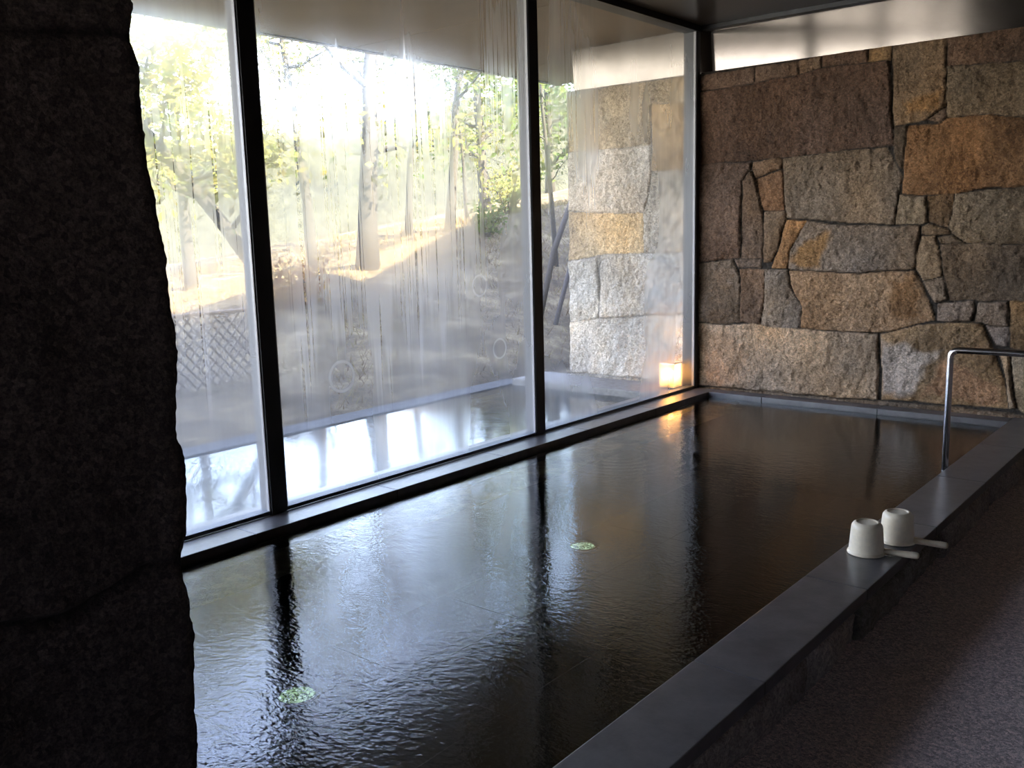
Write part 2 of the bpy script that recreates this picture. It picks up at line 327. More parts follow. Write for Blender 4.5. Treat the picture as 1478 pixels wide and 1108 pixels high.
WALL_STONES=[
((0.187,0.111,0.071),[(-3.480,2.353),(-3.025,2.361),(-3.023,2.250),(-3.479,2.234)]),
((0.218,0.128,0.077),[(-3.025,2.361),(-2.700,2.365),(-2.692,2.265),(-3.023,2.247)]),
((0.253,0.150,0.084),[(-2.700,2.365),(-2.534,2.370),(-2.532,2.291),(-2.692,2.265)]),
((0.197,0.115,0.071),[(-2.534,2.370),(-2.219,2.375),(-2.220,2.288),(-2.532,2.291)]),
((0.328,0.194,0.091),[(-2.219,2.375),(-2.073,2.376),(-2.069,2.280),(-2.220,2.288)]),
((0.166,0.093,0.058),[(-3.479,2.234),(-3.023,2.247),(-2.692,2.265),(-2.532,2.291),(-2.220,2.288),(-2.080,2.281),(-2.055,1.870),(-2.032,1.736),(-2.427,1.725),(-2.796,1.707),(-3.013,1.706),(-3.475,1.706)]),
((0.296,0.182,0.099),[(-2.068,2.375),(-1.741,2.375),(-1.718,1.959),(-1.839,1.886),(-2.044,1.859)]),
((0.187,0.111,0.071),[(-1.741,2.375),(-1.305,2.380),(-1.043,2.384),(-1.028,2.153),(-1.294,2.175),(-1.730,2.197)]),
((0.284,0.200,0.126),[(-1.730,2.197),(-1.294,2.175),(-1.028,2.153),(-1.007,1.815),(-1.275,1.847),(-1.502,1.882),(-1.715,1.882)]),
((0.284,0.177,0.112),[(-1.718,1.956),(-1.715,1.882),(-1.754,1.857),(-1.839,1.886)]),
((0.328,0.164,0.071),[(-1.954,1.861),(-1.754,1.857),(-1.715,1.882),(-1.502,1.882),(-1.275,1.847),(-1.007,1.815),(-0.982,1.433),(-1.251,1.437),(-1.478,1.430),(-1.637,1.404),(-1.803,1.406),(-1.968,1.423),(-1.968,1.593)]),
((0.197,0.133,0.084),[(-2.044,1.859),(-1.954,1.861),(-1.974,1.564),(-2.021,1.640),(-2.040,1.737)]),
((0.296,0.205,0.133),[(-2.796,1.707),(-2.427,1.725),(-2.076,1.725),(-1.973,1.534),(-1.990,1.424),(-2.008,1.223),(-2.238,1.232),(-2.493,1.263),(-2.760,1.286),(-2.787,1.548)]),
((0.328,0.229,0.141),[(-1.990,1.417),(-1.814,1.406),(-1.802,1.233),(-1.851,1.215),(-2.008,1.223)]),
((0.230,0.141,0.077),[(-1.810,1.406),(-1.644,1.407),(-1.652,1.287),(-1.675,1.193),(-1.795,1.233)]),
((0.296,0.205,0.126),[(-1.644,1.407),(-1.251,1.437),(-0.982,1.433),(-0.959,1.070),(-1.230,1.082),(-1.554,1.097),(-1.645,1.149),(-1.675,1.201),(-1.652,1.287)]),
((0.197,0.123,0.084),[(-3.475,1.706),(-3.039,1.699),(-3.042,1.651),(-3.109,1.564),(-3.116,1.233),(-3.116,0.997),(-3.277,0.989),(-3.470,0.971)]),
((0.218,0.138,0.087),[(-3.038,1.642),(-3.002,1.575),(-2.954,1.393),(-2.938,1.229),(-2.937,0.997),(-3.109,0.994),(-3.106,1.233),(-3.104,1.564)]),
((0.230,0.141,0.084),[(-3.030,1.694),(-2.847,1.711),(-2.796,1.707),(-2.802,1.628),(-2.845,1.623),(-3.002,1.578),(-3.038,1.642)]),
((0.296,0.159,0.084),[(-3.002,1.575),(-2.802,1.625),(-2.784,1.547),(-2.775,1.342),(-2.935,1.340),(-2.954,1.393)]),
((0.262,0.168,0.099),[(-2.935,1.339),(-2.770,1.342),(-2.760,1.282),(-2.793,1.197),(-2.824,1.066),(-2.875,0.976),(-2.937,0.968)]),
((0.524,0.275,0.120),[(-2.760,1.277),(-2.608,1.265),(-2.673,1.170),(-2.729,1.066),(-2.743,0.922),(-2.874,0.931),(-2.824,1.050)]),
((0.361,0.257,0.180),[(-2.608,1.265),(-2.493,1.246),(-2.238,1.220),(-1.844,1.211),(-1.868,0.947),(-1.875,0.927),(-2.242,0.899),(-2.482,0.904),(-2.743,0.922),(-2.729,1.066),(-2.673,1.170)]),
((0.328,0.211,0.120),[(-1.836,1.205),(-1.795,1.224),(-1.675,1.189),(-1.645,1.152),(-1.749,1.144),(-1.834,1.156)]),
((0.328,0.211,0.120),[(-1.834,1.151),(-1.749,1.144),(-1.688,0.884),(-1.814,0.857),(-1.868,0.937),(-1.859,1.059)]),
((0.328,0.221,0.141),[(-1.814,0.857),(-1.688,0.881),(-1.646,0.734),(-1.736,0.709)]),
((0.306,0.205,0.126),[(-1.741,1.135),(-1.645,1.148),(-1.554,1.100),(-1.718,1.088)]),
((0.218,0.150,0.099),[(-1.725,1.088),(-1.554,1.098),(-1.230,1.083),(-0.959,1.073),(-0.938,0.739),(-1.211,0.738),(-1.638,0.727),(-1.688,0.896)]),
((0.241,0.168,0.112),[(-3.470,0.966),(-3.174,0.993),(-3.125,0.865),(-3.102,0.523),(-3.252,0.499),(-3.466,0.511)]),
((0.241,0.159,0.106),[(-3.164,0.993),(-2.950,0.998),(-2.948,0.931),(-3.136,0.930)]),
((0.296,0.177,0.106),[(-3.130,0.925),(-2.927,0.926),(-2.913,0.700),(-2.946,0.512),(-3.102,0.523),(-3.116,0.848)]),
((0.393,0.302,0.231),[(-2.927,0.926),(-2.734,0.919),(-2.723,0.804),(-2.633,0.642),(-2.638,0.493),(-2.865,0.495),(-2.946,0.512),(-2.913,0.700)]),
((0.416,0.247,0.133),[(-2.734,0.919),(-2.482,0.901),(-2.242,0.895),(-1.874,0.921),(-1.813,0.835),(-1.724,0.596),(-1.852,0.568),(-1.998,0.511),(-2.103,0.490),(-2.323,0.491),(-2.638,0.496),(-2.628,0.642),(-2.714,0.796)]),
((0.296,0.211,0.154),[(-1.722,0.709),(-1.502,0.730),(-1.490,0.679),(-1.502,0.598),(-1.716,0.592)]),
((0.272,0.186,0.126),[(-1.474,0.724),(-1.297,0.732),(-1.288,0.571),(-1.393,0.573),(-1.485,0.591)]),
((0.328,0.186,0.084),[(-1.291,0.736),(-0.938,0.746),(-0.917,0.421),(-1.193,0.432),(-1.274,0.441)]),
((0.459,0.282,0.146),[(-2.072,0.485),(-1.851,0.561),(-1.639,0.589),(-1.501,0.591),(-1.433,0.572),(-1.357,0.392),(-1.288,0.221),(-1.259,0.047),(-1.612,0.038),(-1.829,0.043),(-2.052,0.032)]),
((0.480,0.328,0.210),[(-3.466,0.507),(-3.252,0.495),(-3.009,0.518),(-2.638,0.493),(-2.323,0.488),(-2.085,0.484),(-2.074,0.030),(-2.456,0.015),(-2.982,0.017),(-3.472,0.015)]),
((0.393,0.282,0.210),[(-1.420,0.572),(-1.288,0.568),(-1.284,0.448),(-1.360,0.451)]),
((0.493,0.338,0.210),[(-1.338,0.408),(-1.280,0.419),(-1.248,0.195),(-1.213,0.051),(-1.256,0.044),(-1.283,0.236)]),
((0.372,0.275,0.180),[(-1.274,0.434),(-1.192,0.425),(-0.917,0.414),(-0.892,0.020),(-1.169,0.019),(-1.207,0.052),(-1.253,0.283)]),
((0.262,0.177,0.112),[(-3.472,0.010),(-2.982,0.014),(-2.456,0.010),(-2.070,0.024),(-1.612,0.033),(-1.169,0.016),(-0.891,0.013),(-0.886,-0.065),(-1.164,-0.061),(-2.067,-0.053),(-3.472,-0.063)]),
]
PATCHES=[
((0.547,0.433,0.350),[(-2.057,0.473),(-1.892,0.474),(-1.665,0.395),(-1.752,0.275),(-1.829,0.054),(-2.040,0.043)]),
((0.416,0.267,0.160),[(-3.466,0.498),(-3.176,0.493),(-3.061,0.282),(-3.169,0.027),(-3.462,0.029)]),
((0.393,0.211,0.084),[(-2.493,1.246),(-2.427,1.229),(-2.516,0.920),(-2.735,0.932),(-2.705,1.114)]),
((0.340,0.177,0.077),[(-2.042,0.877),(-1.865,0.879),(-1.768,0.625),(-2.000,0.570)]),
((0.493,0.267,0.141),[(-1.697,0.340),(-1.282,0.222),(-1.266,0.061),(-1.815,0.052)]),
((0.459,0.238,0.091),[(-2.029,2.020),(-1.750,2.046),(-1.757,1.921),(-1.966,1.884)]),
]
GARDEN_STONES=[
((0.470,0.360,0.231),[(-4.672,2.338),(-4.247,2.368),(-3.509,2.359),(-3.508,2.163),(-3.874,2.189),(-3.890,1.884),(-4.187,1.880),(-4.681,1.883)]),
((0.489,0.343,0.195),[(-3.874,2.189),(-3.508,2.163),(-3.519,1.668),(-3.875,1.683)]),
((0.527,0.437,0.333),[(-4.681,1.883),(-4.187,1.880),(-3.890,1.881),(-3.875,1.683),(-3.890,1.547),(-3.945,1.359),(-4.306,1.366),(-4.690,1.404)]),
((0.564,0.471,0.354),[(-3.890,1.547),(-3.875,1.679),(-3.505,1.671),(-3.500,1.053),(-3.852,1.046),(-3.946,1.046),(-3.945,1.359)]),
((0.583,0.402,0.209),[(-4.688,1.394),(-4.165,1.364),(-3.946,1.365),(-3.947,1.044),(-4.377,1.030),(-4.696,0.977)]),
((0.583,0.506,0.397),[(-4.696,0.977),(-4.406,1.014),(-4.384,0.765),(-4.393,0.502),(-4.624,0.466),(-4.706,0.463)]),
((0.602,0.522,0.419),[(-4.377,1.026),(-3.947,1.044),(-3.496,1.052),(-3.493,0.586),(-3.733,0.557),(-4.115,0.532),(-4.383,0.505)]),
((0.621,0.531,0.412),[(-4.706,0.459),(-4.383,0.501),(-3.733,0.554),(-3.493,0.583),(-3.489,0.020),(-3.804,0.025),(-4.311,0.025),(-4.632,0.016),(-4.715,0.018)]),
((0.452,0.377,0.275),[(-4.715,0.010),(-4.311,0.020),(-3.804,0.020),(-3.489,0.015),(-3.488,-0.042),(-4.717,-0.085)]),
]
BAND_LEAN = .024; LENS_E = .22; CANDLE_W = 7.0

# ------------------------------------------------------------------ dimensions (metres, bath coping top = 0)
XG, XC, XR, XRO = -3.46, -3.28, -1.225, -1.003     # glass, inner edge of left coping, inner and outer edge of right coping
YW, YB, YN = 6.45, 6.285, .35                       # stone wall face, inner edge of back coping, near end of the bath
ZC, ZT, ZW, ZF = 2.70, 2.372, -.037, -.165          # ceiling, top of stonework, water, floor
XE, YE = -4.69, 6.02                                # end of the garden wall, far end of the garden pool

def stone_relief(name, polys, patches, x0, x1, z0, z1, step, depth, seed, mtl, joint=(.045,.035,.027), y=YW, nofs=0):
    """dressed stone face as one height field: every traced stone stands proud of its dark joints"""
    nx = int((x1-x0)/step)+1; nz = int((z1-z0)/step)+1
    X, Z = np.meshgrid(np.linspace(x0, x1, nx), np.linspace(z0, z1, nz)); X = X.ravel(); Z = Z.ravel()
    wx = X + (fbm(X*9, Z*9, seed, 3)-.44)*.022; wz = Z + (fbm(X*9, Z*9, seed+50, 3)-.44)*.022
    dist = np.zeros(len(X)); hgt = np.zeros(len(X)); col = np.tile(np.array(joint), (len(X), 1)); own = np.full(len(X), -1)
    rr = random.Random(seed)
    def pip(poly, px, pz):
        ins = np.zeros(len(px), bool); n = len(poly)
        for i in range(n):
            ax, az = poly[i]; bx, bz = poly[(i+1) % n]
            c = ((az > pz) != (bz > pz))
            xi = (bx-ax)*(pz-az)/((bz-az) if bz != az else 1e-9)+ax
            ins ^= c & (px < xi)
        return ins
    def edged(poly, px, pz):
        d = np.full(len(px), 9.0); n = len(poly)
        for i in range(n):
            ax, az = poly[i]; bx, bz = poly[(i+1) % n]; ex, ez = bx-ax, bz-az; ll = ex*ex+ez*ez+1e-12
            t = np.clip(((px-ax)*ex+(pz-az)*ez)/ll, 0, 1); d = np.minimum(d, np.hypot(px-ax-t*ex, pz-az-t*ez))
        return d
    for k, (c, poly) in enumerate(polys):
        a = np.array(poly); bb = (wx > a[:,0].min()) & (wx < a[:,0].max()) & (wz > a[:,1].min()) & (wz < a[:,1].max()) & (own < 0)
        idx = np.nonzero(bb)[0]
        if not len(idx): continue
        idx = idx[pip(poly, wx[idx], wz[idx])]
        if not len(idx): continue
        own[idx] = k; d = edged(poly, wx[idx], wz[idx]); dist[idx] = d
        off = rr.uniform(.75, 1.0)*depth; tx, tz = rr.uniform(-.03, .03), rr.uniform(-.03, .03)
        cx_, cz_ = a.mean(0)
        e = np.clip((d-.0008)/.005, 0, 1); e = e*e*(3-2*e)
        swell = np.clip(d/.07, 0, 1)**.5*.008
        hgt[idx] = e*(off + swell + tx*(wx[idx]-cx_) + tz*(wz[idx]-cz_) + (fbm(X[idx]*5, Z[idx]*5, seed+k*3, 5)-.47)*.045 + (fbm(X[idx]*32, Z[idx]*26, seed+k, 3)-.44)*.026)
        base = np.array(c)
        vv = (fbm(X[idx]*2.3+k, Z[idx]*2.3, seed+k*7, 4)-.47); hh = (fbm(X[idx]*3.1, Z[idx]*2.1+k, seed+9+k*5, 4)-.47)
        cc = base[None,:]*(1+vv[:,None]*1.3)*np.stack([1+hh*.22, 1-hh*.02, 1-hh*.38], 1)
        jt = np.clip((d-.0005)/.004, 0, 1)[:,None]
        col[idx] = cc*jt + np.array(joint)[None,:]*(1-jt)
    for c, poly in patches:
        w2x = X + (fbm(X*5, Z*5, seed+81, 4)-.47)*.16; w2z = Z + (fbm(X*5, Z*5, seed+82, 4)-.47)*.16
        ins = pip(poly, w2x, w2z); d = edged(poly, w2x, w2z)
        a = np.where(ins, np.clip(d/.04, 0, 1), 0)*(own >= 0)*np.clip((dist-.003)/.006, 0, 1)
        g = 1+(fbm(X*6, Z*6, seed+83, 4)-.47)*.7
        col = col*(1-a[:,None]) + (np.array(c)[None,:]*g[:,None])*a[:,None]
    V = np.stack([X, y+depth*.75-hgt, Z], 1)
    gi = np.arange(nx*nz).reshape(nz, nx)
    F = np.stack([gi[:-1,:-1].ravel(), gi[:-1,1:].ravel(), gi[1:,1:].ravel(), gi[1:,:-1].ravel()], 1)
    o = mesh_obj(name, V.tolist(), F.tolist(), mtl, smooth=True)
    ca = o.data.color_attributes.new('stone_colour', 'FLOAT_COLOR', 'POINT')
    buf = np.ones((len(X), 4), np.float32); buf[:,:3] = np.clip(col, .01, .9); ca.data.foreach_set('color', buf.ravel())
    return o

def coursed(x0, x1, z0, z1, seed, cols):
    """plain coursed stones for the stretch of wall to the right of the picture"""
    rr = random.Random(seed); out = []; z = z0
    while z < z1-.02:
        h = min(rr.uniform(.28, .5), z1-z); h = z1-z if z1-z-h < .15 else h; x = x0
        while x < x1-.02:
            l = min(rr.uniform(.4, 1.1), x1-x); l = x1-x if x1-x-l < .2 else l
            j = lambda: rr.uniform(-.012, .012)
            out.append((rr.choice(cols), [(x+j(), z+j()), (x+l+j(), z+j()), (x+l+j(), z+h+j()), (x+j(), z+h+j())])); x += l
        z += h
    return out
right_stones = coursed(-1.01, 2.5, 0, ZT, 5, [(.28,.23,.18), (.20,.16,.13), (.34,.29,.24), (.27,.19,.12)])
structure(stone_relief('wall_back', WALL_STONES+right_stones, PATCHES, XG+.005, 2.5, -.02, ZT, .008, .016, 3, MT['wall_granite']))
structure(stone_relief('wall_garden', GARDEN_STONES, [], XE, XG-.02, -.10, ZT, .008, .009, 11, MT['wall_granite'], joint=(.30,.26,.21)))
structure(MB().box((XE, YW+.05, -.7), (2.7, YW+.45, ZT-.002)).build('wall_core', MT['dark_wall']))

structure(MB().box((-4.6, YW+.46, -.7), (3.0, 16.0, 2.69)).build('sun_block_mass', MT['dark_wall']))  # unseen mass added to stop the sun passing behind the stone wall
g_ = MB(); g_.v = [(-4.6,7.95,2.7),(3,7.95,2.7),(3,16,2.7),(-4.6,16,2.7),(-4.6,7.95,3.3),(3,7.95,3.3),(3,16,6.6),(-4.6,16,6.6)]
g_.f = [(0,3,2,1),(4,5,6,7),(0,1,5,4),(1,2,6,5),(2,3,7,6),(3,0,4,7)]; structure(g_.build('sun_block_wedge', MT['dark_wall']))  # unseen wedge added, its rising top shapes the diagonal shadow edge on the hillside
# satin panel between stonework and ceiling, leaning a touch forward at its head
b = MB(); lean = BAND_LEAN; n0 = YW+.085
b.v = [(XG-.05, n0, ZT-.01), (2.6, n0, ZT-.01), (2.6, n0-lean, ZC), (XG-.05, n0-lean, ZC), (XG-.05, n0+.12, ZT-.01), (2.6, n0+.12, ZT-.01), (2.6, n0+.12, ZC), (XG-.05, n0+.12, ZC)]
b.f = [(0,1,2,3), (5,4,7,6), (4,0,3,7), (1,5,6,2), (3,2,6,7), (4,5,1,0)]
structure(b.build('wall_panel', MT['band']))
g_ = MB(); g_.v = [((XE+.02, y, z) if abs(x-(XG-.05)) < 1e-6 else (XG-.05, y, z)) for x, y, z in b.v]; g_.f = b.f
structure(g_.build('garden_wall_panel', MT['band_out']))

# ceiling, roof slab and soffit
structure(MB().box((XG-.03, -3.0, ZC), (2.7, YW+.4, ZC+.06)).build('ceiling', MT['ceiling']))
structure(MB().box((-5.80, -4.5, ZC+.06), (3.2, 7.9, ZC+.30)).build('roof', MT['dark_wall']))
s = MB(); ys = [-4.5, -2.55, -.64, 1.27, 3.19, 5.11, 6.86, 7.9]
for a, c in zip(ys[:-1], ys[1:]):
    s.box((-5.79, a+.004, ZC), (XG-.035, c-.004, ZC+.058))
structure(s.build('soffit', MT['soffit']))
structure(MB().box((-5.84, -4.5, ZC-.012), (-5.79, 7.9, ZC+.32)).build('fascia', MT['frame']))

# rest of the room
structure(MB().box((2.5, -3.2, -.3), (2.7, YW+.2, ZC)).build('wall_right', MT['dark_wall']))
structure(MB().box((XG-.1, -3.2, -.7), (.9, -3.0, ZC)).box((2.2, -3.2, -.7), (2.5, -3.0, ZC)).box((.9, -3.2, -.7), (2.2, -3.0, 1.25)).box((.9, -3.2, 1.85), (2.2, -3.0, ZC)).build('wall_front', MT['dark_wall']))  # the opening behind the camera is added, it lets sky light fill the floor
structure(MB().box((XG-.05, -3.0, -.7), (XG+.05, -.62, ZC)).build('wall_left', MT['dark_wall']))
structure(MB().box((XR+.16, -3.0, ZF-.12), (2.5, YW, ZF)).build('floor', MT['floor']))
structure(MB().box((XG+.05, -3.0, -.12), (XR+.16, YN-.2, -.005)).build('floor_pool_end', MT['slate']))

# ------------------------------------------------------------------ window wall
posts = [(.455, .545), (2.42, 2.505), (4.383, 4.468)]
for i, (a, c) in enumerate(posts):
    o = structure(MB().box((XG-.016, a, .0), (XG+.012, c, ZC)).build('trim_%d' % (i+1), MT['frame'], bevel=.003))
    MB().box((XG-.080, a+.006, -.012), (XG-.016, c-.006, ZC)).build('outer_profile', MT['alu'], o)
structure(MB().box((XG-.10, 6.385, .0), (XG+.012, 6.435, ZC)).build('trim_4', MT['frame'], bevel=.002))
structure(MB().box((XG-.10, -.62, ZC-.045), (XG+.02, 6.44, ZC)).build('trim_5', MT['frame'], bevel=.002))      # head frame
structure(MB().box((XG+.02, YW-.015, ZC-.03), (2.5, YW+.06, ZC)).build('trim_6', MT['frame']))
structure(MB().box((XG-.055, -.62, .0), (XG+.006, 6.385, .018)).build('trim_7', MT['gasket']))                 # sill gasket
spans = [(-.62, .455), (.545, 2.42), (2.505, 4.383), (4.468, 6.385)]
dens = [.45, .32, .30, .24]
for i, ((a, c), dn) in enumerate(zip(spans, dens)):
    g = MB().box((XG-.012, a, .016), (XG, c, ZC-.04))
    # face order of MB.box: index 3 looks to +X, into the room
    o = mesh_obj('window_%d' % (i+1), g.v, g.f, mats=[MT['glass'], fog_mat('condensation %d' % (i+1), dn, streak=(1.0 if i != 3 else .35), rings=RINGS if i == 2 else ())],
                 midx=[0,0,0,1,0,0])
    structure(o)
    for q, (yy0, yy1) in enumerate(((a, a+.008), (c-.008, c))):
        MB().box((XG-.013, yy0, .016), (XG+.006, yy1, ZC-.045)).build('silicone_seal', MT['seal'], o)

# ------------------------------------------------------------------ bath
def slabs(name, fixed, lo, hi, joints, zt, zb, axis, lab=None):
    m = MB(); js = [lo]+[j for j in joints if lo < j < hi]+[hi]
    for a, c in zip(js[:-1], js[1:]):
        g = .0016
        if axis == 'y': m.box((fixed[0], a+g, zb), (fixed[1], c-g, zt))
        else: m.box((a+g, fixed[0], zb), (c-g, fixed[1], zt))
    return structure(m.build(name, MT['slate'], bevel=.003))
slabs('coping_left', (XG+.006, XC), YN-.2, YW-.03, [2.213-.825*2, 2.213-.825, 2.213, 3.038, 3.863, 4.688, 5.513], 0, -.05, 'y')
slabs('coping_right', (XR, XRO), YN-.2, YW-.0, [.62, 1.445, 2.27, 3.094, 3.92, 4.745, 5.57], 0, -.042, 'y')
slabs('coping_back', (YB, YW-.03), XC, XR, [-2.85, -2.02], -.0005, -.045, 'x')
slabs('coping_near', (YN-.2, YN), XC, XR, [-2.4], -.0005, -.05, 'x')
m = MB()
m.box((XG-.02, YN-.2, -.72), (XC, YW, -.0505)); m.box((XC, YB+.004, -.72), (XR, YW, -.0455)); m.box((XC, YN-.2, -.72), (XR, YN-.004, -.0505))
m.box((XR+.004, YN-.2, -.72), (XR+.16, YW, -.0425))
structure(m.build('bath_wall', MT['pool_tile']))
m = MB()
for i in range(4):
    for j in range(8):
        x = XC+i*.515; y = YN+j*.745
        m.box((x+.001, y+.001, -.70), (min(x+.514, XR), min(y+.744, YB), -.65))
structure(m.build('bath_floor', MT['pool_tile']))
structure(MB().box((XC, YN, -.72), (XR, YB, -.70)).build('bath_base', MT['seal_dark']))
# rough stone under the outer edge of the right coping
rc = coursed(YN-.2, YW-.05, ZF-.02, -.040, 8, [(.34,.28,.25), (.28,.24,.20), (.40,.33,.29)])
o = stone_relief('curb_face', rc, [], YN-.2, YW-.06, ZF-.02, -.040, .0125, .03, 21, MT['wall_granite'], joint=(.03,.025,.02))
co = np.empty(len(o.data.vertices)*3); o.data.vertices.foreach_get('co', co); co = co.reshape(-1,3)
co = np.stack([XRO-.035+(YW+.0225-co[:,1]), co[:,0], co[:,2]], 1); o.data.vertices.foreach_set('co', co.ravel()); o.data.flip_normals(); o.data.update()
structure(o)

def water_sheet(name, x0, x1, y0, y1, z, mtl):
    o = MB(); o.v = [(x0,y0,z),(x1,y0,z),(x1,y1,z),(x0,y1,z)]; o.f = [(0,1,2,3)]
    return o.build(name, mtl)
tag(water_sheet('bath_water', XC, XR+.004, YN, YB+.003, ZW, MT['water']), 'dark rippled water of the indoor bath inside the slate coping', 'water', kind='stuff')
tag(water_sheet('garden_pool_water', -5.0, XG-.20, -4.0, YE, -.055, MT['water_out']), 'still bright water of the garden pool outside the windows', 'water', kind='stuff')

# sunk round lights near the left side of the bath
def lens_mat():
    m, nt, o = mat('sunk light lens'); p = N(nt, 'BsdfPrincipled', Roughness=.2)
    co = objco(nt); n = N(nt, 'TexNoise', Scale=30.0, Detail=3.0, Distortion=3.5); L(nt, co, n.inputs[0])
    f = maprange(nt, n.outputs[0], .44, .60, 0.0, 1.0, True)
    cr = N(nt, 'MixRGB'); cr.inputs[1].default_value = (.03,.05,.035,1); cr.inputs[2].default_value = (.50,.62,.42,1); L(nt, f, cr.inputs[0]); L(nt, cr.outputs[0], p.inputs['Base Color'])
    p.inputs['Emission Color'].default_value = (.62, .92, .52, 1); L(nt, math_(nt, 'MULTIPLY_ADD', f, LENS_E, LENS_E*.12), p.inputs['Emission Strength'])
    L(nt, p.outputs[0], o.inputs[0]); return m
MT['lens'] = lens_mat()
for i, (x, y, lab) in enumerate(((-3.0, 2.165, 'round pale green sunk light in the bath, nearer the camera'), (-3.09, 4.345, 'round pale green sunk light in the bath, farther off below the second mullion'))):
    t = empty('underwater_light', (x, y, -.65)); tag(t, lab, 'light', 'sunk lights in the bath')
    MB().lathe([(.072,0), (.100,0), (.100,.022), (.092,.028), (.080,.028), (.076,.022), (.072,.018)], n=40).build('rim', MT['steel'], t, True)
    MB().lathe([(.0005,.024), (.03,.0235), (.06,.022), (.079,.019), (.079,.001)], n=40).build('lens', MT['lens'], t, True)

# ------------------------------------------------------------------ grab rail at the bath steps
def arc_pts(path, rad, n=7):
    out = [Vector(path[0])]
    for i in range(1, len(path)-1):
        p, a, c = Vector(path[i]), Vector(path[i-1]), Vector(path[i+1])
        d1 = (a-p).normalized(); d2 = (c-p).normalized(); s0 = p+d1*rad; s1 = p+d2*rad
        for k in range(n+1):
            t = k/n; out.append((s0*(1-t)+p*t)*(1-t) + (p*(1-t)+s1*t)*t)
    out.append(Vector(path[-1])); return out
t = empty('grab_rail', (-.80, 5.03, ZF)); tag(t, 'bent stainless steel grab rail arching out of the bath over the right coping', 'handrail')
o = MB().tube(arc_pts([(-1.262,5.03,-.65), (-1.262,5.03,.592), (-.80,5.03,.592), (-.80,5.03,ZF)], .045), .0165, 16).build('tube', MT['steel'], None, True); o.parent = t; o.matrix_parent_inverse = Matrix.Translation((.80, -5.03, -ZF))
for (x, z) in ((-.80, ZF), (-1.262, -.65)):
    o = MB().lathe([(.001,.010), (.030,.010), (.036,.006), (.036,0)], (x+.80, 0, z-ZF), 24).build('base_flange', MT['steel'], t, True)

# ------------------------------------------------------------------ pails
def make_pail(name, x, y, ang, label):
    t = empty(name, (x, y, .0012)); t.rotation_euler = (0, 0, ang); tag(t, label, 'pail', 'upturned bath pails')
    MB().lathe([(.001,.119), (.034,.119), (.036,.1195), (.0375,.1215), (.040,.1235), (.043,.122), (.050,.118), (.0555,.110), (.0575,.100), (.0605,.060), (.0640,.014), (.0650,.010),
                (.0690,.008), (.0700,.004), (.0690,.001), (.0655,0), (.0625,.001), (.0605,.012), (.0570,.060), (.0540,.098), (.048,.108), (.001,.109)], n=48).build('cup', MT['pail'], t, True)
    MB().tube([(.060,0,.0135), (.075,0,.0135), (.10,0,.0130), (.13,0,.0125), (.165,0,.0125), (.178,0,.0125), (.184,0,.0125), (.186,0,.0125)],
              [.013,.0125,.0115,.0120,.0128,.0126,.0095,.003], 14).build('handle', MT['pail'], t, True)
make_pail('bath_pail', -1.130, 3.452, .22, 'cream upturned bath pail nearer the camera, on the right coping')
make_pail('bath_pail', -1.078, 3.650, .10, 'cream upturned bath pail farther back, partly hidden by the other pail')

